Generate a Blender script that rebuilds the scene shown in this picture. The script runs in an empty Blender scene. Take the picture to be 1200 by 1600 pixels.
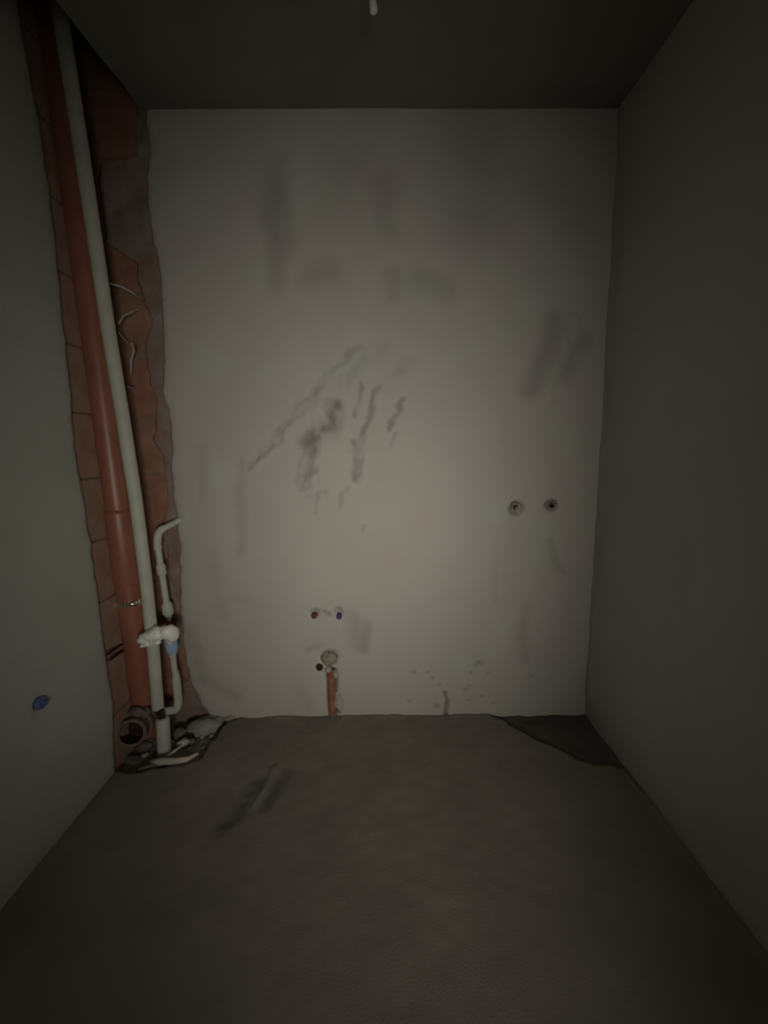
import bpy, bmesh, math
import numpy as np
from mathutils import Vector, Matrix, noise as mnoise

# ------------------------------------------------------------------ camera, light, exposure
sc = bpy.context.scene
COL = sc.collection
D, CAM_H, ROOM_H, SHAFT = 1.76, 1.31, 2.596, 3.3          # camera to far wall, eye height, room height (m)
XL, XR = -1.146, 0.957                        # plaster faces of the side walls
PITCH, YAW, ROLL, FPX = math.radians(9.42), math.radians(0.32), math.radians(-1.15), 617.8
RIGHT_LEAN = 0.012                            # the right wall leans in a little

def cam_axes():
    cp, sp = math.cos(PITCH), math.sin(PITCH)
    f, u, x = Vector((0, cp, -sp)), Vector((0, sp, cp)), Vector((1, 0, 0))
    rz = Matrix.Rotation(YAW, 3, 'Z')
    f, u, x = rz @ f, rz @ u, rz @ x
    cr, sr = math.cos(ROLL), math.sin(ROLL)
    return cr * x + sr * u, -sr * x + cr * u, f
AX, AU, AF = cam_axes()
CAM = Vector((0, 0, CAM_H))

cd = bpy.data.cameras.new('camera'); cam = bpy.data.objects.new('camera', cd); COL.objects.link(cam)
cd.sensor_fit = 'HORIZONTAL'; cd.sensor_width = 36.0; cd.lens = FPX / 1200 * 36.0; cd.clip_start = 0.02
cam.matrix_world = Matrix(((AX.x, AU.x, -AF.x, 0), (AX.y, AU.y, -AF.y, 0), (AX.z, AU.z, -AF.z, CAM_H), (0, 0, 0, 1)))
sc.camera = cam

w = bpy.data.worlds.new('world'); sc.world = w; w.use_nodes = True
w.node_tree.nodes['Background'].inputs[0].default_value = (0.75, 0.8, 0.8, 1)
w.node_tree.nodes['Background'].inputs[1].default_value = 0.0

def area(name, loc, target, sx, sy, power, colr, spread=180):
    ld = bpy.data.lights.new(name, 'AREA'); ld.shape = 'RECTANGLE'; ld.size = sx; ld.size_y = sy
    ld.energy = power; ld.color = colr; ld.spread = math.radians(spread)
    o = bpy.data.objects.new(name, ld); COL.objects.link(o); o.location = loc
    o.rotation_euler = (Vector(target) - Vector(loc)).to_track_quat('-Z', 'Y').to_euler()
    return o
# dim light that comes in through the doorway behind the camera
area('doorway_light', (0.42, -1.05, 1.0), (0.17, 1.76, 1.0), 0.58, 0.5, 7.1, (1.0, 0.965, 0.885), 71)
area('hall_fill', (0.28, -0.8, 1.2), (-0.3, 1.76, 1.0), 0.6, 1.2, 1.2, (0.97, 0.985, 0.93), 165)  # added fill lamp that lifts the side walls, floor and ceiling

sc.view_settings.view_transform = 'Standard'; sc.view_settings.look = 'None'
sc.view_settings.gamma = 1.0; sc.view_settings.use_curve_mapping = False
sc.view_settings.exposure = 0.0

# ------------------------------------------------------------------ helpers
def at(px, py, plane, val):
    """the point on a wall, floor or upright plane (x, y or z = val) that a line of sight meets"""
    d = AF + AX * ((px - 600) / FPX) - AU * ((py - 800) / FPX)
    i = 'xyz'.index(plane)
    return CAM + d * ((val - CAM[i]) / d[i])
def bk(px, py, y=D): return at(px, py, 'y', y)

RNG = np.random.RandomState(7)
TAB = RNG.rand(256, 256)
def vnoise(x, y):
    xi, yi = np.floor(x).astype(int), np.floor(y).astype(int)
    fx, fy = x - xi, y - yi
    fx, fy = fx * fx * (3 - 2 * fx), fy * fy * (3 - 2 * fy)
    g = lambda a, b: TAB[a & 255, b & 255]
    return (g(xi, yi) * (1 - fx) + g(xi + 1, yi) * fx) * (1 - fy) + (g(xi, yi + 1) * (1 - fx) + g(xi + 1, yi + 1) * fx) * fy
def fbm(x, y, oct=4, gain=.5):
    s, a, t = 0, 1.0, 0
    for k in range(oct):
        s = s + a * (vnoise(x * 2 ** k + 17.3 * k, y * 2 ** k + 5.1 * k) - .5); t += a; a *= gain
    return s / t * 2
def sstep(a, b, x):
    t = np.clip((x - a) / (b - a), 0, 1); return t * t * (3 - 2 * t)
def stroke(U, V, pts, wid, soft=1.0):
    """soft brush mark along a polyline; 1 on the line, 0 outside its width"""
    pts = [np.array(p, float) for p in pts]
    if len(pts) == 1: pts = pts * 2
    d = np.full(U.shape, 1e9)
    for a, b in zip(pts[:-1], pts[1:]):
        ab = b - a; L = max(ab @ ab, 1e-12)
        t = np.clip(((U - a[0]) * ab[0] + (V - a[1]) * ab[1]) / L, 0, 1)
        d = np.minimum(d, np.hypot(U - a[0] - t * ab[0], V - a[1] - t * ab[1]))
    return 1 - sstep(wid * (1 - soft) * .5, wid, d)

def link(name, me, mat=None, parent=None, smooth=False):
    o = bpy.data.objects.new(name, me); COL.objects.link(o)
    if mat and not me.materials: me.materials.append(mat)
    if parent: o.parent = parent; o.matrix_parent_inverse = parent.matrix_world.inverted() if parent.type != 'EMPTY' else Matrix.Translation(-parent.location)
    if smooth:
        me.polygons.foreach_set('use_smooth', [True] * len(me.polygons))
    return o
def tag(o, label=None, cat=None, group=None, kind=None):
    if label: o['label'] = label
    if cat: o['category'] = cat
    if group: o['group'] = group
    if kind: o['kind'] = kind
    return o
def empty(name, loc, label, cat, group=None):
    o = bpy.data.objects.new(name, None); COL.objects.link(o); o.location = loc; o.empty_display_size = .02
    return tag(o, label, cat, group)

def grid_mesh(name, P, stain=None, skirt=None):
    """P: (n,m,3) points -> quad sheet; skirt = offset vector for a rim going back from the border, closed behind"""
    n, m = P.shape[:2]
    idx = np.arange(n * m).reshape(n, m)
    q = np.stack([idx[:-1, :-1], idx[:-1, 1:], idx[1:, 1:], idx[1:, :-1]], -1).reshape(-1, 4)
    V = P.reshape(-1, 3)
    if skirt is not None:
        ring = np.concatenate([idx[0, :-1], idx[:-1, -1], idx[-1, :0:-1], idx[:0:-1, 0]])
        base = len(V); B = V[ring] + np.array(skirt)
        V = np.concatenate([V, B]); k = len(ring); r2 = base + np.arange(k)
        q = np.concatenate([q, np.stack([np.roll(ring, -1), ring, r2, np.roll(r2, -1)], -1)])
        if stain is not None: stain = np.concatenate([stain.ravel(), stain.ravel()[ring]])
    me = bpy.data.meshes.new(name)
    me.vertices.add(len(V)); me.vertices.foreach_set('co', V.astype(np.float32).ravel())
    me.loops.add(q.size); me.loops.foreach_set('vertex_index', q.astype(np.int32).ravel())
    me.polygons.add(len(q)); me.polygons.foreach_set('loop_start', np.arange(len(q), dtype=np.int32) * 4)
    me.polygons.foreach_set('loop_total', np.full(len(q), 4, dtype=np.int32))
    me.update(calc_edges=True); me.validate()
    if stain is not None:
        a = me.attributes.new('stain', 'FLOAT', 'POINT'); a.data.foreach_set('value', np.asarray(stain, np.float32).ravel())
    me.polygons.foreach_set('use_smooth', [True] * len(me.polygons))
    return me

def box_mesh(name, a, b, bev=0):
    bm = bmesh.new(); bmesh.ops.create_cube(bm, size=1)
    a, b = Vector(a), Vector(b)
    for v in bm.verts: v.co = Vector(((v.co.x + .5) * (b.x - a.x) + a.x, (v.co.y + .5) * (b.y - a.y) + a.y, (v.co.z + .5) * (b.z - a.z) + a.z))
    if bev: bmesh.ops.bevel(bm, geom=bm.edges[:], offset=bev, segments=2, affect='EDGES')
    me = bpy.data.meshes.new(name); bm.to_mesh(me); bm.free(); return me

def tube_bm(bm, pts, rad, seg=24, caps=True, squash=None):
    pts = [Vector(p) for p in pts]
    if not hasattr(rad, '__len__'): rad = [rad] * len(pts)
    t0 = (pts[1] - pts[0]).normalized()
    nrm = t0.orthogonal().normalized(); rings = []
    for i, p in enumerate(pts):
        if i == 0: t = t0
        elif i == len(pts) - 1: t = (pts[i] - pts[i - 1]).normalized()
        else:
            t = (pts[i + 1] - pts[i]).normalized() + (pts[i] - pts[i - 1]).normalized()
            t = t.normalized() if t.length > 1e-6 else t0
        if i and (pts[i] - pts[i - 1]).length < 1e-7: t = t0
        nrm = (nrm - t * nrm.dot(t)).normalized(); bn = t.cross(nrm); t0 = t
        rings.append([bm.verts.new(p + (nrm * math.cos(2 * math.pi * k / seg) + bn * math.sin(2 * math.pi * k / seg)) * rad[i]) for k in range(seg)])
    for A, B in zip(rings[:-1], rings[1:]):
        for k in range(seg): bm.faces.new((A[k], A[(k + 1) % seg], B[(k + 1) % seg], B[k]))
    if caps:
        bm.faces.new(rings[0][::-1]); bm.faces.new(rings[-1])
    return rings
def tube(name, pts, rad, mat, parent=None, seg=24, caps=True):
    bm = bmesh.new(); tube_bm(bm, pts, rad, seg, caps)
    bmesh.ops.recalc_face_normals(bm, faces=bm.faces[:])
    me = bpy.data.meshes.new(name); bm.to_mesh(me); bm.free()
    o = link(name, me, mat, parent, smooth=True)
    md = me
    try: md.set_sharp_from_angle(angle=math.radians(50))
    except Exception: pass
    return o
def arc(a, c, b, n=6):
    """rounded corner from a to b round control point c"""
    a, b, c = Vector(a), Vector(b), Vector(c)
    return [a * (1 - t) ** 2 + c * 2 * t * (1 - t) + b * t * t for t in [i / n for i in range(n + 1)]]
def lathe_open(name, p0, p1, ro, ri, mat, parent=None, depth=.06, seg=28, lip=0, bore=None):
    """a pipe mouth at p1: outer wall, rim and a bore going back 'depth' towards p0"""
    p0, p1 = Vector(p0), Vector(p1); d = (p1 - p0).normalized()
    pts = [p0, p1 - d * .012, p1 - d * .011, p1, p1 - d * .0001, p1 - d * depth, p1 - d * (depth + .0005)]
    rad = [ro, ro, ro + lip, ro + lip, ri, ri, .0005]
    bm = bmesh.new()
    n = d.orthogonal().normalized(); b = d.cross(n); rings = []
    for p, r in zip(pts, rad):
        rings.append([bm.verts.new(p + (n * math.cos(2 * math.pi * k / seg) + b * math.sin(2 * math.pi * k / seg)) * r) for k in range(seg)])
    for A, B in zip(rings[:-1], rings[1:]):
        for k in range(seg): bm.faces.new((A[k], A[(k + 1) % seg], B[(k + 1) % seg], B[k]))
    bm.faces.new(rings[0][::-1]); fl_ = bm.faces.new(rings[-1])
    bmesh.ops.recalc_face_normals(bm, faces=bm.faces[:])
    if bore:
        for f_ in bm.faces:
            if all(v in set(rings[4] + rings[5] + rings[6]) for v in f_.verts): f_.material_index = 1
    me = bpy.data.meshes.new(name); bm.to_mesh(me); bm.free()
    me.materials.append(mat)
    if bore: me.materials.append(bore)
    o = link(name, me, None, parent, smooth=True)
    try: me.set_sharp_from_angle(angle=math.radians(45))
    except Exception: pass
    return o
def lump(name, c, size, seed, mat, parent=None, rough=.45, rot=0, sub=3):
    bm = bmesh.new(); bmesh.ops.create_icosphere(bm, subdivisions=sub, radius=1)
    rz = Matrix.Rotation(rot, 3, 'Z')
    for v in bm.verts:
        s = v.co * 1.1 + Vector((seed * 7.7, seed * 3.1, seed * 1.3))
        k = 1 + rough * (mnoise.noise(s) * .9 + mnoise.noise(s * 2.3) * .5 + mnoise.noise(s * 5) * .25)
        p = v.co * k
        v.co = rz @ Vector((p.x * size[0], p.y * size[1], p.z * size[2]))
    me = bpy.data.meshes.new(name); bm.to_mesh(me); bm.free()
    o = link(name, me, mat, parent, smooth=True); o.location = c if parent is None else Vector(c)
    return o

# ------------------------------------------------------------------ materials
def mat(name, c1, c2=None, rough=.85, scale=14, bump=.0, bscale=180, stain=None, metal=0, spec=.3, detail=6, streak=None):
    m = bpy.data.materials.new(name); m.use_nodes = True; nt = m.node_tree; N, L = nt.nodes, nt.links
    bs = N['Principled BSDF']; bs.inputs['Roughness'].default_value = rough; bs.inputs['Metallic'].default_value = metal
    bs.inputs['Specular IOR Level'].default_value = spec
    tc = N.new('ShaderNodeTexCoord'); src = tc.outputs['Object']
    if streak:
        mp = N.new('ShaderNodeMapping'); mp.inputs['Scale'].default_value = streak; L.new(src, mp.inputs[0]); src = mp.outputs[0]
    c2 = c2 or c1
    nz = N.new('ShaderNodeTexNoise'); nz.inputs['Scale'].default_value = scale; nz.inputs['Detail'].default_value = detail; L.new(src, nz.inputs['Vector'])
    rp = N.new('ShaderNodeValToRGB'); rp.color_ramp.elements[0].position = .32; rp.color_ramp.elements[1].position = .68
    rp.color_ramp.elements[0].color = (*c1, 1); rp.color_ramp.elements[1].color = (*c2, 1)
    L.new(nz.outputs['Fac'], rp.inputs[0]); out = rp.outputs[0]
    if stain:
        at_ = N.new('ShaderNodeAttribute'); at_.attribute_name = 'stain'
        mx = N.new('ShaderNodeMix'); mx.data_type = 'RGBA'
        L.new(at_.outputs['Fac'], mx.inputs['Factor']); L.new(out, mx.inputs['A']); mx.inputs['B'].default_value = (*stain, 1)
        out = mx.outputs['Result']
    L.new(out, bs.inputs['Base Color'])
    if bump:
        nb = N.new('ShaderNodeTexNoise'); nb.inputs['Scale'].default_value = bscale; nb.inputs['Detail'].default_value = 4
        L.new(tc.outputs['Object'], nb.inputs['Vector'])
        bp = N.new('ShaderNodeBump'); bp.inputs['Strength'].default_value = bump; bp.inputs['Distance'].default_value = .004
        L.new(nb.outputs['Fac'], bp.inputs['Height']); L.new(bp.outputs[0], bs.inputs['Normal'])
    return m
M = {}
M['plaster'] = mat('grey_plaster', (.43, .385, .348), (.425, .412, .362), .92, 4.5, .25, 120, stain=(.17, .16, .14), spec=.15)
M['plaster_side'] = mat('grey_green_plaster', (.415, .425, .375), (.46, .465, .41), .92, 2.2, .25, 120, stain=(.2, .2, .18), spec=.15)
M['plaster_edge'] = mat('rough_base_coat', (.20, .125, .095), (.27, .215, .185), .95, 9, .5, 90, spec=.1)
M['plaster_edge2'] = mat('smeared_plaster', (.33, .29, .245), (.40, .37, .32), .95, 20, .4, 100, spec=.1)
M['mortar'] = mat('mortar', (.19, .115, .085), (.27, .19, .15), .95, 18, .5, 120, spec=.1)
M['brick'] = mat('red_clay_brick', (.235, .115, .075), (.32, .165, .115), .93, 16, .4, 150, spec=.1)
M['brick_b'] = mat('brown_clay_brick', (.235, .13, .085), (.32, .185, .125), .93, 12, .4, 150, spec=.1)
M['brick_dusty'] = mat('mortar_dusted_red_brick', (.33, .185, .13), (.42, .27, .21), .95, 9, .4, 150, spec=.1)
M['brick_dusty_b'] = mat('mortar_dusted_brown_brick', (.31, .20, .14), (.40, .27, .205), .95, 9, .4, 150, spec=.1)
M['screed'] = mat('cement_screed', (.215, .192, .16), (.255, .228, .19), .95, 6, .35, 160, stain=(.055, .05, .044), spec=.1)
M['concrete'] = mat('ceiling_concrete', (.17, .17, .145), (.2, .2, .17), .95, 4, .2, 90, spec=.1)
M['sewer'] = mat('orange_brown_pvc', (.25, .092, .058), (.31, .12, .078), .40, 9, .05, 60, spec=.45)
M['sewer_old'] = mat('scuffed_brown_pvc', (.20, .075, .045), (.27, .135, .095), .7, 22, .2, 80, spec=.25)
M['sewer_dirty'] = mat('dirty_pvc', (.15, .10, .085), (.22, .155, .135), .8, 30, .2, 90, spec=.2)
M['bore'] = mat('shaded_pipe_bore', (.035, .018, .013), (.06, .03, .022), .9, 30, spec=.1)  # shade of a deep hollow, painted dark inside the shallow pipe mouths
M['ivory'] = mat('ivory_plastic', (.45, .45, .37), (.52, .51, .43), .55, 12, .03, 60, spec=.3)
M['white'] = mat('white_plastic', (.84, .83, .78), (.92, .91, .86), .35, 30, .3, 80, spec=.5)
M['blue'] = mat('blue_plastic', (.09, .11, .27), (.12, .15, .33), .5, 20)
M['pale_blue'] = mat('pale_blue_plastic', (.25, .38, .55), (.32, .45, .60), .5, 20)
M['navy'] = mat('navy_plastic', (.045, .05, .10), (.06, .065, .13), .6, 20)
M['red'] = mat('red_plastic', (.11, .03, .038), (.15, .045, .05), .5, 20)
M['steel'] = mat('galvanised_steel', (.8, .8, .8), (.9, .9, .9), .2, 40, metal=1)
M['rust'] = mat('dark_rusty_steel', (.06, .025, .02), (.1, .045, .035), .8, 40)
M['dark'] = mat('dark_void', (.03, .022, .018), (.045, .03, .025), .95, 30, spec=.05)
M['chunk'] = mat('pale_mortar_chunk', (.24, .225, .19), (.36, .34, .29), .95, 18, .5, 110, spec=.1)
M['cream'] = mat('cream_foam', (.5, .45, .35), (.6, .55, .44), .9, 25, .4, 90, spec=.1)
M['greychunk'] = mat('grey_mortar_chunk', (.14, .125, .105), (.22, .195, .165), .95, 22, .5, 110, spec=.1)
M['packing'] = mat('brown_mortar', (.22, .18, .14), (.32, .275, .225), .95, 22, .5, 110, spec=.1)
M['crust'] = mat('purplish_mortar_crust', (.13, .095, .085), (.21, .165, .15), .95, 24, .5, 110, spec=.1)
M['strand'] = mat('pale_fibre', (.36, .33, .29), (.48, .45, .40), .8, 60)

# ------------------------------------------------------------------ floor
def px_curve(pts, plane, val, a, b):
    """a list of sighted points as sorted arrays of two coordinates"""
    P = [at(x, y, plane, val) for x, y in pts]
    A = np.array([[p['xyz'.index(a)], p['xyz'.index(b)]] for p in P]); A = A[np.argsort(A[:, 0])]
    return A[:, 0], A[:, 1]
BRX, BRY = XL - .020, D + .025                  # faces of the bare brickwork in the pipe chase
bx, by = px_curve([(183, 1203), (212, 1206), (246, 1200), (285, 1196), (312, 1186), (326, 1166), (342, 1140), (356, 1126), (380, 1120)], 'z', 0, 'x', 'y')
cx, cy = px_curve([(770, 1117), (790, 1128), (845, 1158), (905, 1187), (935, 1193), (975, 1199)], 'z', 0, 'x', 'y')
st = .011
xs = np.arange(XL - .12, XR + .12, st); ys = np.concatenate([np.arange(-2.6, 0, .05), np.arange(0, D + .1, st)])
X, Y = np.meshgrid(xs, ys)
yb = np.interp(X, bx, by, left=by[0], right=9) + .012 * fbm(X * 22, Y * 22, 3)
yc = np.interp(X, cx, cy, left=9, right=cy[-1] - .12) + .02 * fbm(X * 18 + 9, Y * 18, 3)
chase = sstep(-.006, .012, Y - yb)
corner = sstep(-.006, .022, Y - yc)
Z = .004 * fbm(X * 3, Y * 3, 3) + .0016 * fbm(X * 30, Y * 30, 2)
Z += -.032 * chase * (1 + .3 * fbm(X * 14, Y * 14, 3)) + corner * (-.016 + .007 * fbm(X * 16, Y * 16, 3))
def fl(*pts): return [tuple(at(x, y, 'z', 0)[:2]) for x, y in pts]
d1 = stroke(X, Y, fl((350, 1288), (375, 1270), (385, 1245), (402, 1222)), .060, 1)
d2 = stroke(X, Y, fl((412, 1258), (430, 1232), (447, 1205)), .045, 1)
rdg = stroke(X, Y, fl((398, 1258), (412, 1235), (428, 1200)), .018, 1)
nn = np.clip(.75 + .6 * fbm(X * 40, Y * 40, 3), 0, 1)
Z += -.006 * np.maximum(d1, d2) + .008 * rdg
edge_r = stroke(X, Y, [(XR, -1), (XR, D)], .03, 1)
Z = Z + .010 * edge_r * np.clip(fbm(X * 10, Y * 10, 3) + .5, 0, 1)
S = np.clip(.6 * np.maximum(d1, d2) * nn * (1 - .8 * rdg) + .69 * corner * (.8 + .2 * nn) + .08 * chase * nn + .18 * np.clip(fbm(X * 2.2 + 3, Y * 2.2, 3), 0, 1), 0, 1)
Z += .012 * np.exp(-np.abs(D - Y) / .02) * np.clip(fbm(X * 9 + 4, Y * 3, 4) + .2, 0, 1) * (1 - corner) * (1 - chase)
P = np.stack([X, Y, Z], -1)
fo = link('floor', grid_mesh('floor', P, S, (0, 0, -.15)), M['screed'])
tag(fo, 'dark grey cement screed floor', kind='structure')

# ------------------------------------------------------------------ far wall: plaster, base coat, bricks in the chase
def zx(pts, y=D):
    P = [bk(a, b, y) for a, b in pts]; A = np.array([[p.z, p.x] for p in P]); A = A[np.argsort(A[:, 0])]; return A[:, 0], A[:, 1]
ez, ex = zx([(205, 110), (222, 170), (231, 230), (228, 300), (232, 360), (246, 420), (250, 470), (253, 560), (251, 612), (259, 640), (266, 690), (265, 735), (271, 800), (275, 822), (278, 862), (282, 960), (285, 1010), (290, 1040), (298, 1068), (312, 1100), (330, 1125), (340, 1150)])
st = .006
vs = np.concatenate([np.arange(-.08, ROOM_H + .05, st)]); ns = 266
e = np.interp(vs, ez, ex) + .006 * fbm(vs * 26, vs * 0 + 3, 3) + .004 * fbm(vs * 9, vs * 0 + 8, 2)
s = np.linspace(0, 1, ns)
U = e[:, None] + s[None, :] * (XR + .1 - e[:, None]); V = np.repeat(vs[:, None], ns, 1)
def pb(*pts): return [(bk(a, b).x, bk(a, b).z) for a, b in pts]
K = D / 600                                    # metres on the far wall for one pixel, roughly
Hh = .0035 * fbm(U * 2.2, V * 2.2, 3) + .0012 * fbm(U * 11, V * 11, 3)
St = .10 * np.clip(fbm(U * 3.1 + 4, V * 1.7, 4) + .1, 0, 1)
# trowel marks: darker thin spots with a raised lip
wob = lambda f, a: (a * fbm(U * f + 2, V * f + 7, 3), a * fbm(U * f + 31, V * f + 3, 3))
wu, wv = wob(24, .02); grit = np.clip(.85 + .9 * fbm(U * 34, V * 20, 3), .25, 1.2)
trowel = [([(394, 727), (420, 697), (449, 660), (472, 630), (490, 611), (520, 575), (560, 540)], 8, .34), ([(522, 638), (516, 660)], 15, .72),
          ([(516, 664), (497, 676), (482, 690)], 17, .72), ([(474, 700), (466, 760)], 8, .36), ([(492, 700), (484, 735), (474, 758)], 11, .62),
          ([(565, 600), (553, 650)], 4, .5), ([(591, 604), (577, 650), (564, 680)], 5, .5), ([(558, 690), (558, 748)], 8, .7),
          ([(631, 627), (609, 655), (609, 668)], 5, .5), ([(619, 675), (612, 697)], 4, .55), ([(590, 690), (592, 706)], 3, .35),
          ([(480, 776), (508, 769)], 5, .35), ([(494, 774), (489, 800)], 5, .35), ([(540, 752), (533, 790)], 4, .3), ([(564, 823), (563, 829)], 4, .5),
          ([(640, 560), (612, 585)], 10, .2), ([(600, 540), (560, 565), (530, 600)], 12, .16), ([(425, 700), (440, 685)], 8, .3)]
for pts, wd, a in trowel:
    m_ = stroke(U + wu, V + wv, pb(*pts), wd * K * 1.5, 1) * grit; St = np.maximum(St, a * m_); Hh = Hh - .005 * m_
for pts, wd, h in [([(394, 735), (425, 706), (455, 668), (505, 632)], 6, .006), ([(500, 700), (486, 750)], 5, .004), ([(895, 500), (870, 570), (850, 630)], 8, .008), ([(570, 690), (568, 745)], 4, .004), ([(530, 640), (525, 672)], 4, .004)]:
    Hh = Hh + h * stroke(U + wu, V + wv, pb(*pts), wd * K * 1.6, 1)
# damp streaks and smears
wu2, wv2 = wob(9, .03)
soft = [([(432, 260), (428, 330), (432, 440)], 20, .30), ([(432, 300), (440, 380)], 26, .2), ([(604, 290), (606, 350)], 22, .28), ([(735, 190), (750, 260), (745, 340)], 60, .3), ([(490, 430), (520, 424)], 24, .28),
        ([(612, 425), (612, 465)], 14, .26), ([(650, 440), (700, 455)], 22, .24), ([(868, 505), (852, 560), (826, 606)], 20, .4), ([(912, 525), (882, 590)], 16, .35), ([(318, 700), (318, 780)], 10, .2),
        ([(376, 720), (376, 860)], 10, .22), ([(335, 870), (346, 960)], 14, .12), ([(552, 968), (560, 1005)], 18, .26), ([(575, 975), (572, 1010)], 10, .3), ([(822, 950), (815, 1030)], 12, .22), ([(773, 895), (770, 940)], 8, .14),
        ([(855, 848), (868, 868), (882, 892)], 8, .28), ([(300, 985), (318, 1060)], 16, .28), ([(330, 1068), (365, 1084)], 14, .24), ([(470, 1080), (480, 1100)], 16, .18),
        ([(480, 1010), (500, 1005)], 8, .25), ([(390, 935), (365, 932)], 6, .12), ([(860, 300), (900, 340)], 40, .18), ([(540, 260), (520, 330)], 40, .14)]
for pts, wd, a in soft:
    St = St + (1 - St) * a * stroke(U + wu2, V + wv2, pb(*pts), wd * K * 1.4, 1)
# pits and a crack near the floor
for px_, py_, r, a in [(647, 1052, 4, .6), (666, 1052, 4, .5), (675, 1061, 4, .4), (687, 1071, 4, .4), (736, 1052, 4, .6), (750, 1037, 8, .6), (743, 1042, 5, .5), (761, 1055, 4, .5), (734, 1073, 4, .6), (729, 1080, 5, .5), (732, 1095, 4, .4), (752, 1090, 5, .5), (770, 1101, 3, .5), (683, 1104, 7, .5), (638, 1097, 5, .3), (832, 1057, 5, .3), (724, 1088, 4, .3)]:
    m_ = stroke(U + wu * .5, V + wv * .5, pb((px_, py_)), r * K * 1.2, .9); St = np.maximum(St, a * m_); Hh = Hh - .008 * m_
m_ = stroke(U + wu * .6, V + wv * .6, pb((694, 1082), (699, 1095), (697, 1118)), 5.5 * K, .7); St = np.maximum(St, .8 * m_); Hh = Hh - .012 * m_
# the broken-out places round the outlets
for pts, r, dep, a in [([(492, 958)], 10, .014, .45), ([(529, 956)], 9, .014, .45), ([(505, 955), (515, 961)], 4, .006, .5), ([(807, 794)], 14, .024, .5), ([(862, 790)], 11, .026, .6), ([(499, 1043)], 7, .028, .85), ([(515, 1028)], 17, .016, .30), ([(517, 1050), (520, 1112)], 11, .024, .55)]:
    m_ = stroke(U + wu * .35, V + wv * .35, pb(*pts), r * K * 1.12, .42); Hh = np.where(m_ > 0, np.minimum(Hh, Hh * (1 - m_) - dep * m_), Hh); St = np.maximum(St, a * m_)
# rounded ragged edge on the chase side, hollow towards the right corner
Hh = Hh - .012 * np.exp(-(U - e[:, None]) / .012) * (1 + .5 * fbm(U * 30, V * 30, 2))
P = np.stack([U, D - Hh, V], -1)
wall_back = link('wall_back', grid_mesh('wall_back', P, St, (0, .04, 0)), M['plaster'])
tag(wall_back, 'grey plastered far wall with trowel marks', kind='structure')
link('masonry_core', box_mesh('masonry_core', (BRX - .15, BRY + .003, -.2), (XR + .25, D + .24, SHAFT)), M['mortar'], wall_back)

# thin base coat left on the bricks beside the plaster edge
tz, tx = zx([(190, 100), (213, 150), (214, 210), (214, 248), (158, 258), (156, 285), (160, 330), (166, 380), (200, 402), (214, 412), (216, 440), (226, 470), (238, 500), (228, 540), (236, 600), (248, 622), (246, 650), (240, 690), (254, 712), (262, 760), (262, 800), (246, 830), (262, 850), (268, 960), (274, 1005), (299, 1016), (301, 1045), (296, 1062), (275, 1072), (272, 1120)], BRY)
nz_ = 14
te = np.interp(vs, tz, tx) + .007 * fbm(vs * 30, vs * 0 + 13, 3)
te = np.minimum(te, e + .012)
U2 = te[:, None] + np.linspace(0, 1, nz_)[None, :] * (e[:, None] + .02 - te[:, None]); V2 = np.repeat(vs[:, None], nz_, 1)
H2 = .006 + .005 * fbm(U2 * 24, V2 * 24, 3); H2[:, 0] = 0
link('base_coat', grid_mesh('base_coat', np.stack([U2, BRY - H2 - .004, V2], -1), None, (0, .012, 0)), M['plaster_edge'], wall_back)

bh, gap = .241, .009
z0 = bk(140, 746, 1.55).z % (bh + gap)
def bricks(parent, spots, size, kinds):
    """hollow clay blocks, one object each, sharing one mesh per colour"""
    mes = []
    for k in range(2):
        me = box_mesh('brick', (-size[0] / 2, -size[1] / 2, -size[2] / 2), (size[0] / 2, size[1] / 2, size[2] / 2), .002)
        me.materials.append(M[kinds[k]]); mes.append(me)
    for i, (c, k) in enumerate(spots):
        o = bpy.data.objects.new('brick', mes[k]); COL.objects.link(o); o.location = c; o.parent = parent
nrow = int(SHAFT / (bh + gap)) + 1
bricks(wall_back, [((BRX + x, BRY + .06, z0 - .25 + (r + .5) * (bh + gap) - gap / 2), (r + j) % 2) for r in range(nrow) for j, x in enumerate([.13 - (r % 2) * .06, .13 - (r % 2) * .06 + .26])], (.248, .12, bh), ('brick', 'brick_b'))

# ------------------------------------------------------------------ left wall
lz, ly = [], []
for a, b in [(40, 60), (48, 110), (62, 170), (76, 255), (86, 330), (96, 430), (100, 480), (104, 520), (108, 560), (112, 600), (117, 650), (120, 700), (128, 744), (136, 790), (145, 840), (152, 900), (160, 960), (168, 1020), (172, 1060), (180, 1100), (180, 1150), (183, 1203)]:
    p = at(a, b, 'x', XL); lz.append(p.z); ly.append(p.y)
o_ = np.argsort(lz); lz, ly = np.array(lz)[o_], np.array(ly)[o_]
vs2 = np.arange(-.05, ROOM_H + .40, .009); ns2 = 260
le = np.interp(vs2, lz, ly) + .006 * fbm(vs2 * 24, vs2 * 0 + 40, 3)
U = -2.6 + np.linspace(0, 1, ns2)[None, :] ** .75 * (le[:, None] + 2.6); V = np.repeat(vs2[:, None], ns2, 1)
Hh = .004 * fbm(U * 1.8 + 50, V * 1.8, 3) + .0011 * fbm(U * 10, V * 10 + 60, 3) - .010 * np.exp(-(le[:, None] - U) / .010)
St = .14 * np.clip(fbm(U * 2.4 + 70, V * 2.4, 4), 0, 1)
pl = at(60, 1098, 'x', XL)
m_ = stroke(U + .004 * fbm(U * 40, V * 40, 2), V, [(pl.y, pl.z)], .026, .5); Hh -= .016 * m_; St = np.maximum(St, .35 * m_)
m_ = stroke(U, V + .006 * fbm(U * 20, V * 20, 2), [(pl.y - .02, pl.z - .015), (pl.y - .03, pl.z - .04)], .012, 1); St = np.maximum(St, .3 * m_)
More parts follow.
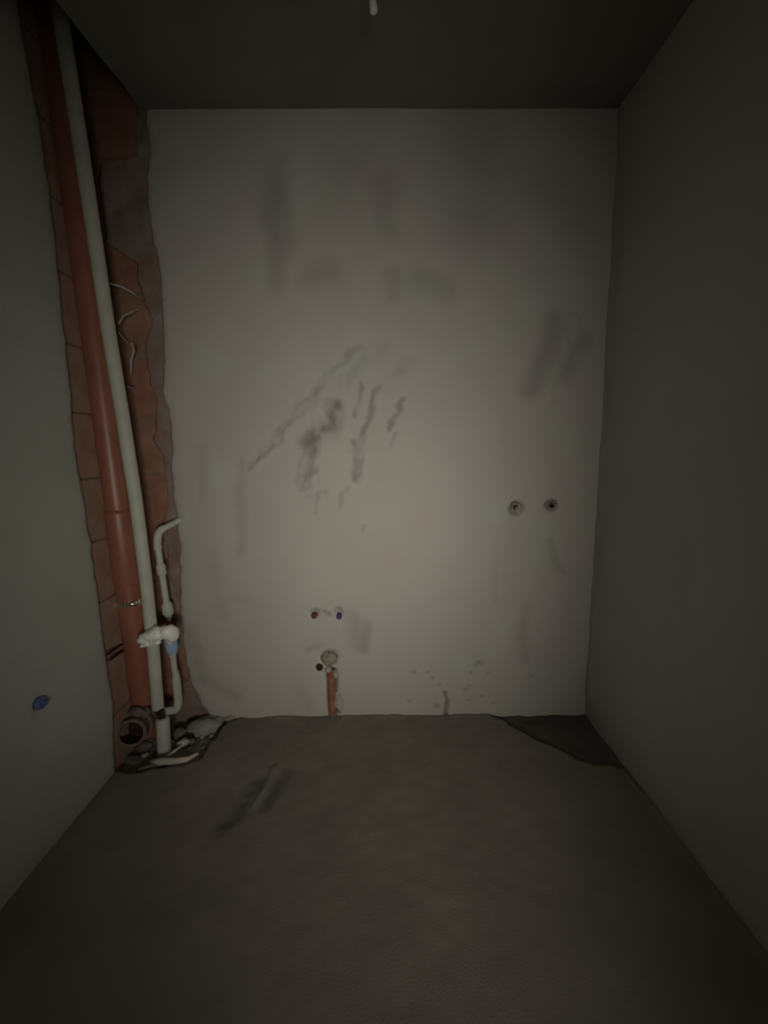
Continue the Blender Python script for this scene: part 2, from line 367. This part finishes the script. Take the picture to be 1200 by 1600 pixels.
St = np.maximum(St, .15 * stroke(U, V + .02 * fbm(U * 9, V * 9, 3), [(-1, 0), (.6, 0), (le[3], 0)], .045, 1))
wall_left = link('wall_left', grid_mesh('wall_left', np.stack([XL + Hh, U, V], -1), St, (-.06, 0, 0)), M['plaster_side'])
tag(wall_left, 'smooth grey plastered left wall', kind='structure')
link('masonry_core', box_mesh('masonry_core', (XL - .3, -2.6, -.2), (BRX - .003, D + .04, SHAFT)), M['mortar'], wall_left)
bricks(wall_left, [((BRX - .05, D + .035 - .255 - j * .51, z0 - .25 + (r + .5) * (bh + gap) - gap / 2), (r + j + 1) % 2) for r in range(nrow) for j in range(1)], (.10, .50, bh), ('brick_dusty', 'brick_dusty_b'))

# ------------------------------------------------------------------ right wall, ceiling, wall with the doorway
vs3 = np.arange(-.05, ROOM_H + .03, .02); us3 = np.arange(-2.6, D + .06, .02)
U, V = np.meshgrid(us3, vs3)
Hh = .004 * fbm(U * 1.6 + 90, V * 1.6, 3) + .001 * fbm(U * 9, V * 9 + 80, 3) - .012 * np.exp(-np.abs(D - .02 - U) / .03) * fbm(U * 7, V * 7, 2)
St = .16 * np.clip(fbm(U * 2.2 + 110, V * 2.2, 4), 0, 1)
St = np.maximum(St, .35 * stroke(U, V + .02 * fbm(U * 8, V * 8, 3), [(-2, 0), (D, 0)], .04, 1))
wall_right = link('wall_right', grid_mesh('wall_right', np.stack([XR - RIGHT_LEAN * V - Hh, U, V], -1)[:, ::-1], St[:, ::-1], (.12, 0, 0)), M['plaster_side'])
tag(wall_right, 'grey plastered right wall', kind='structure')
NX, NY = -.925, 1.36                          # the slab is open over the pipe chase
cz = lambda x: ROOM_H - .02 * x
bm = bmesh.new()
L_ = [(BRX - .1, -2.6), (XR + .14, -2.6), (XR + .14, D + .12), (NX, D + .12), (NX + .006, 1.66), (NX - .004, 1.55), (NX - .012, NY), (BRX - .1, NY)]
lo_ = [bm.verts.new((x, y, cz(x))) for x, y in L_]; hi_ = [bm.verts.new((x, y, cz(x) + .2)) for x, y in L_]
bm.faces.new(lo_[::-1]); bm.faces.new(hi_)
for k in range(len(L_)): bm.faces.new((lo_[k], lo_[(k + 1) % len(L_)], hi_[(k + 1) % len(L_)], hi_[k]))
me = bpy.data.meshes.new('ceiling'); bm.to_mesh(me); bm.free()
tag(link('ceiling', me, M['concrete']), 'bare grey concrete ceiling slab, open over the pipe chase', kind='structure')
DY, DX0, DX1, DZ = -.30, -.48, .48, 2.05
bm = bmesh.new()
for a, b in [((BRX - .1, DY - .12, 0), (DX0, DY, ROOM_H)), ((DX1, DY - .12, 0), (XR + .1, DY, ROOM_H)), ((DX0, DY - .12, DZ), (DX1, DY, ROOM_H))]:
    t_ = box_mesh('t', a, b); bm.from_mesh(t_); bpy.data.meshes.remove(t_)
me = bpy.data.meshes.new('wall_door'); bm.to_mesh(me); bm.free()
tag(link('wall_door', me, M['plaster_side']), 'plastered wall with the open doorway', kind='structure')
tag(link('wall_hall', box_mesh('wall_hall', (BRX - .1, -2.7, -.1), (XR + .2, -2.58, ROOM_H + .1)), M['plaster_side']), 'plain plastered wall of the hall beyond the doorway', kind='structure')

# ------------------------------------------------------------------ big sewer riser
def vpipe(pts, y):                              # sighted centre line at depth y -> points from low to high
    return sorted([bk(a, b, y) for a, b in pts], key=lambda p: p.z)
SY = 1.655
sp = vpipe([(206, 905), (222, 1062)], SY)
p_lo, p_hi = bk(224, 1095, SY), bk(96, 140, SY)
def on_sewer(py):                               # centre point of the riser at an image height
    t = (py - 140) / (1095 - 140)
    lo, hi = 0.0, 1.0
    for _ in range(30):
        m2 = (lo + hi) / 2; q = p_hi.lerp(p_lo, m2); d = q - CAM
        yy = 800 - FPX * d.dot(AU) / d.dot(AF)
        if yy < py: lo = m2
        else: hi = m2
    return p_hi.lerp(p_lo, lo)
dirs = (p_hi - p_lo).normalized()
p_top = p_hi + dirs * ((SHAFT - .1 - p_hi.z) / dirs.z)
p_bot = p_lo - dirs * ((p_lo.z + .03) / dirs.z)
sew = empty('sewer_pipe', p_bot, 'tall orange-brown plastic sewer riser in the corner pipe chase', 'pipe')
s1, s2 = on_sewer(800), on_sewer(905)
R0 = .054
tube('upper_pipe', [s1 - dirs * .02, p_top], R0 - .004, M['sewer'], sew, 32)
tube('socket', [s2 - dirs * .02, s2, s1 - dirs * .006, s1 + dirs * .004, s1 + dirs * .012], [R0, R0 + .004, R0 + .005, R0 + .004, R0 - .002], M['sewer'], sew, 32)
tube('lower_pipe', [p_bot, s2], R0, M['sewer'], sew, 32)
cl = on_sewer(938)
cp_ = tube('clamp', [cl - dirs * .010, cl + dirs * .010], R0 + .0035, M['steel'], sew, 32); cp_['label'] = 'shiny steel pipe clamp'
ear = cl + Vector((.044, -.048, .004))
link('bolt_lug', box_mesh('bolt_lug', ear + Vector((-.016, -.002, -.009)), ear + Vector((.016, .014, .009)), .003), M['steel'], cp_)
bx0, bx1 = ear + Vector((-.014, -.014, -.002)), ear + Vector((.014, .0027, .002)); bd = (bx1 - bx0)
tube('bolt', [bx0.lerp(bx1, t) for t in (0, .06, .2, .8, .94, 1)], [.002, .006, .008, .008, .006, .002], M['steel'], cp_, 16)
# branch fitting at its foot with an open mouth
mc = bk(205, 1146, SY - .13)
mb = Vector((p_bot.x - .005, SY - .01, mc.z - .02))
br = lathe_open('branch_mouth', mb, mc, .057, .0475, M['sewer_dirty'], sew, .062, 32, .003, M['bore']); br['label'] = 'open branch mouth crusted with mortar'
cdr = (mb - mc).normalized()
tube('branch_collar', [mc + cdr * .050, mc + cdr * .055, mc + cdr * .075, mc + cdr * .080], [.0565, .065, .065, .0565], M['sewer_dirty'], sew, 32, caps=False)
for k_, (cx_, cy_, sz_) in enumerate([(218, 1112, (.05, .03, .028)), (200, 1116, (.04, .03, .016)), (226, 1165, (.04, .025, .03))]):
    lump('mortar_crust', bk(cx_, cy_, SY - .06), sz_, 41 + k_, M['crust'], sew, .6)

# ------------------------------------------------------------------ ivory water riser
WY = 1.585
wpts = vpipe([(106, 100), (128, 240), (149, 380), (170, 520), (190, 640), (212, 780), (228, 905), (240, 1020), (247, 1106)], WY)
top = wpts[-1] + (wpts[-1] - wpts[-3]).normalized() * .5
t_ = (SHAFT - .1 - wpts[-1].z) / (top.z - wpts[-1].z); wpts.append(wpts[-1].lerp(top, t_))
wr = empty('water_riser', (wpts[0].x, wpts[0].y, -.05), 'slim ivory plastic water riser in front of the orange-brown sewer pipe', 'pipe')
tube('riser_tube', wpts, .0245, M['ivory'], wr, 24)
f0, f1 = bk(254, 1122, WY - .02), bk(258, 1192, WY - .02)
f1.z = -.052
tube('foot_sleeve', [f1, f0 - Vector((0, 0, .006)), f0], [.028, .027, .022], M['ivory'], wr, 24)
tube('foot_core', [f0 - Vector((0, 0, .02)), wpts[0] + Vector((0, 0, .02))], .016, M['dark'], wr, 16)

# ------------------------------------------------------------------ thin branch with its fittings, above and below the valve
BY = 1.69
g = lambda a, b, y=BY: bk(a, b, y)
wb = empty('water_branch', g(278, 1108), 'thin ivory water branch with elbow and couplings beside the water riser', 'pipe')
R1 = .0135
wall_in = bk(282, 812, D + .005)
q1, q2 = g(243, 832), g(247, 858)
tube('elbow', [wall_in, wall_in.lerp(q1, .6)] + arc(wall_in.lerp(q1, .72), q1, q2, 6), [R1] * 2 + [R1 + .003] * 7, M['ivory'], wb, 18)
tube('upper_pipe', [g(246, 850), g(251, 884)], R1, M['ivory'], wb, 18)
tube('coupling', [g(250.5, 880), g(251, 884), g(253, 896), g(253.5, 899)], [R1 + .001, R1 + .006, R1 + .006, R1 + .001], M['ivory'], wb, 18)
tube('middle_pipe', [g(253, 896), g(261, 948)], R1, M['ivory'], wb, 18)
tube('valve_neck', [g(260, 940), g(261, 946), g(263, 958), g(264, 963), g(264.5, 970)], [R1 + .001, R1 + .010, R1 + .010, R1, .006], M['ivory'], wb, 18)
bc_ = tube('blue_collar', [g(265, 995, BY - .03), g(266, 1000, BY - .03), g(269, 1014, BY - .03), g(270, 1020, BY - .03)], [R1 + .004, R1 + .013, R1 + .013, R1 + .006], M['pale_blue'], wb, 18); bc_['label'] = 'pale blue plastic collar'
tube('lower_pipe', [g(269, 1016, BY - .03), g(270, 1026, BY - .03), g(273, 1050, BY - .03)], [R1 + .008, R1, R1 - .001], M['ivory'], wb, 18)
l0, l1, l2 = g(274, 1048, BY - .03), g(280, 1108, BY - .03), g(256, 1112, WY + .01)
tube('lower_elbow', [l0, l0.lerp(l1, .25)] + arc(l0.lerp(l1, .68), l1, l1.lerp(l2, .4), 6) + [l2], [R1, R1 + .005] + [R1 + .005] * 7 + [R1 + .004], M['ivory'], wb, 18)

# white wrap tied round the valve
vy = 1.545
def wrapmesh(name, pts, rad, seed, parent, flat=1.0):
    bm = bmesh.new(); P_ = []; r_ = []
    for i in range(len(pts) - 1):
        for k in range(6):
            t = k / 6; P_.append(pts[i].lerp(pts[i + 1], t)); r_.append(rad[i] * (1 - t) + rad[i + 1] * t)
    P_.append(pts[-1]); r_.append(rad[-1])
    tube_bm(bm, P_, r_, 26)
    for v in bm.verts:
        q = v.co * 34 + Vector((seed, 0, 0)); dz = mnoise.noise(q) * .007 + mnoise.noise(q * 2.2) * .006 + mnoise.noise(q * 4.6) * .003
        v.co += Vector((mnoise.noise(q + Vector((9, 0, 0))) * .004, -abs(dz), dz))
    bmesh.ops.recalc_face_normals(bm, faces=bm.faces[:])
    me = bpy.data.meshes.new(name); bm.to_mesh(me); bm.free(); return link(name, me, M['white'], parent, smooth=True)
vw = empty('valve_wrap', bk(245, 995, vy), 'crumpled white plastic wrapped round the valve handle', 'wrapping')
wrapmesh('handle_wrap', [bk(219, 1001, vy), bk(232, 993, vy), bk(247, 990, vy), bk(256, 990, vy + .01)], [.016, .024, .032, .024], 1, vw)
wrapmesh('knob_wrap', [bk(253, 986, vy), bk(262, 986, vy), bk(268, 990, vy + .02), bk(266, 999, vy + .04)], [.020, .030, .032, .020], 5, vw)
wrapmesh('loose_tail', [bk(221, 1010, vy), bk(232, 1005, vy), bk(250, 1000, vy)], [.008, .012, .012], 9, vw)

# steel rods from the masonry, loose strands, plugs
for k, (a, b) in enumerate([((166, 1024), (197, 1002)), ((172, 1031), (200, 1011))]):
    p, q = at(*a, 'x', XL + .012), at(*b, 'x', XL - .03)
    q = p + (q - p).normalized() * max((q - p).length, .05)
    tag(tube('steel_rod', [p, q, q + Vector((-.05, .04, 0))], .005, M['rust'], None, 10), ('upper', 'lower')[k] + ' of two short dark rusty rods beside the sewer pipe', 'rod', 'rusty rods by the sewer pipe')
for pts, r, lb in [([(172, 443), (190, 448), (205, 456), (216, 464)], .0045, 'pale drooping plaster strand, highest beside the water riser'),
                   ([(186, 505), (192, 494), (205, 488), (217, 483)], .0050, 'pale plaster strand slanting up from the water riser'),
                   ([(186, 520), (194, 530), (203, 537)], .0035, 'short pale plaster strand just above the white hanging sliver'),
                   ([(206, 537), (209, 547), (205, 562), (204, 585)], .0060, 'white hanging plaster sliver beside the water riser'),
                   ([(200, 604), (206, 606), (210, 603)], .0035, 'tiny pale plaster nib low beside the water riser')]:
    P_ = [bk(a, b, D + .012 - .10 * (1 - i / (len(pts) - 1))) for i, (a, b) in enumerate(pts)]
    tag(tube('plaster_strand', P_, [r * .7] + [r] * (len(P_) - 2) + [r * .5], M['strand'], None, 8), lb, 'strand', 'loose strands in the pipe chase')

def plug(name, c, axis, r, m, label, ring=None):
    ax = Vector(axis); c = Vector(c)
    o = empty(name, c, label, 'pipe plug')
    tube('cap', [c - ax * .03, c + ax * .008, c + ax * .013, c + ax * .014], [r, r, r * .8, r * .3], m, o, 16)
    tube('grip', [c + ax * .012, c + ax * .024], [r * .45, r * .38], m, o, 6)
    tube('pipe_end', [c - ax * .035, c - ax * .004], r * 1.22, ring or m, o, 16)
    return o
nb = (0, -1, 0)
plug('red_plug', bk(491, 962, D + .002), nb, .013, M['red'], 'dark red pipe plug in the far wall above the drain')
plug('blue_plug', bk(530, 963, D + .002), nb, .013, M['navy'], 'dark blue pipe plug in the far wall beside the red one')
plug('blue_plug', at(62, 1098, 'x', XL - .002), (1, 0, 0), .021, M['blue'], 'blue pipe plug in the left wall near the floor')
st1 = empty('pipe_stub', bk(808, 794, D + .012), 'pale ringed pipe stub in a broken-out hole of the far wall', 'pipe stub')
lathe_open('sleeve', bk(806, 794, D + .05), bk(806, 793, D + .004), .019, .013, M['chunk'], st1, .010, 20, 0, M['bore'])
lump('mortar_crust', bk(811, 797, D + .010), (.018, .010, .022), 21, M['chunk'], st1, .6)
lump('mortar_crust', bk(803, 786, D + .010), (.016, .008, .010), 22, M['greychunk'], st1, .6)
st2 = empty('pipe_stub', bk(862, 790, D + .012), 'small dark pipe stub in the hole nearest the right wall', 'pipe stub')
lathe_open('sleeve', bk(862, 790, D + .05), bk(862, 790, D + .010), .016, .011, M['greychunk'], st2, .006, 20, 0, M['bore'])
lump('mortar_crust', bk(868, 783, D + .012), (.014, .010, .012), 23, M['greychunk'], st2, .6)

# waste outlet: orange pipe in its slot, mortar-packed top
dr = empty('drain_pipe', bk(520, 1114, D + .01), 'orange-brown waste pipe showing through a slot in the far wall', 'pipe')
tube('waste_pipe', [bk(520.5, 1122, D + .018), bk(517, 1044, D + .018)], .023, M['sewer_old'], dr, 20)
lu = lump('mortar_packing', (0, 0, 0), (.044, .016, .040), 4, M['packing'], dr, .55)
lu.location = bk(516, 1028, D + .004) ; lu['label'] = 'lumpy mortar packed round the outlet'
lump('plaster_smear', bk(530, 1098, D + .006), (.022, .016, .060), 31, M['plaster_edge2'], dr, .5)
lump('plaster_smear', bk(513, 1046, D + .002), (.016, .012, .014), 32, M['chunk'], dr, .6)
lump('plaster_smear', bk(524, 1052, D + .004), (.012, .014, .022), 33, M['chunk'], dr, .6)
lathe_open('outlet_mouth', bk(501, 1040, D + .04), bk(499, 1043, D + .001), .015, .013, M['bore'], dr, .006, 16)

# ------------------------------------------------------------------ rubble
def chunk(px_, py_, size, seed, m, label, z=0.0, rot=0, rough=.5, y=None):
    c = at(px_, py_, 'z', z) if y is None else bk(px_, py_, y)
    o = lump('mortar_chunk', c, size, seed, M[m], None, rough, rot)
    return tag(o, label, 'rubble', 'rubble at the foot of the pipe chase')
chunk(322, 1133, (.085, .05, .032), 1, 'chunk', 'largest pale mortar lump against the far wall by the pipe chase', .0, .5)
chunk(284, 1146, (.03, .026, .022), 2, 'greychunk', 'grey mortar lump between the largest lump and the water riser', -.02, .2)
chunk(286, 1160, (.026, .02, .018), 3, 'cream', 'small pale stone standing above the cream foam strip', -.01, .9)
chunk(268, 1163, (.018, .02, .016), 4, 'greychunk', 'small dark mortar lump just behind the foot of the water riser', -.03, .3)
chunk(240, 1196, (.05, .022, .014), 5, 'greychunk', 'flat grey mortar flake in front of the open branch mouth', -.012, .5)
chunk(210, 1188, (.07, .03, .022), 6, 'greychunk', 'dark mortar lump under the open branch mouth', -.035, -.2)
chunk(305, 1112, (.035, .03, .03), 7, 'greychunk', 'mortar crumb behind the largest lump', -.01, .1)
chunk(362, 1121, (.03, .012, .012), 8, 'chunk', 'thin pale mortar wedge at the end of the screed', .004, .5)
chunk(545, 1111, (.035, .012, .016), 9, 'greychunk', 'small mortar ridge at the foot of the waste pipe', .004, 0)['group'] = 'rubble by the waste pipe'
chunk(283, 1118, (.03, .02, .014), 11, 'greychunk', 'mortar crumb below the lower elbow of the water branch', -.03, .6)
for k_, (a_, b_, r_) in enumerate([(300, 1158, .016), (316, 1150, .013), (277, 1150, .012), (296, 1172, .011), (318, 1168, .010), (330, 1150, .012), (262, 1160, .012), (226, 1180, .014)]):
    o = lump('mortar_crumb', at(a_, b_, 'z', -.022), (r_ * 1.3, r_, r_ * .8), 60 + k_, M['chunk' if k_ % 2 else 'greychunk'], None, .6, k_, 2)
    tag(o, 'small loose mortar crumb in the hollow at the foot of the pipes', 'rubble', 'mortar crumbs at the foot of the pipes')
P_ = [at(236, 1190, 'z', .0), at(252, 1191, 'z', .004), at(272, 1190, 'z', .008), at(292, 1187, 'z', .010), at(310, 1178, 'z', .012)]
bm = bmesh.new(); tube_bm(bm, P_, [.008, .014, .013, .011, .006], 14)
for v in bm.verts:
    q = v.co * 45; v.co += Vector((mnoise.noise(q), mnoise.noise(q + Vector((3, 1, 0))), mnoise.noise(q + Vector((0, 7, 2))))) * .006
me = bpy.data.meshes.new('foam_strip'); bm.to_mesh(me); bm.free()
tag(link('foam_strip', me, M['cream'], None, True), 'curved cream foam strip on the floor by the water riser', 'foam strip')
P_ = [at(262, 1182, 'z', .0), at(272, 1174, 'z', .006), at(282, 1167, 'z', .008)]
tag(tube('foam_sliver', P_, [.006, .007, .004], M['cream'], None, 10), 'thin cream sliver leaning behind the foam strip', 'foam strip')

# ------------------------------------------------------------------ cable hanging from the ceiling
e0 = bk(585, 20, 1.28)
cb = empty('ceiling_cable', (e0.x, e0.y, ROOM_H), 'short pale cable end hanging from the ceiling', 'cable')
tube('wire', [e0 + Vector((-.004, 0, .012)), e0 + Vector((-.008, 0, .06)), Vector((e0.x - .004, e0.y, ROOM_H + .004))], .005, M['ivory'], cb, 10)
tube('connector', [e0, e0 + Vector((-.001, 0, .004)), e0 + Vector((-.006, 0, .036)), e0 + Vector((-.007, 0, .042))], [.007, .011, .010, .006], M['white'], cb, 12)
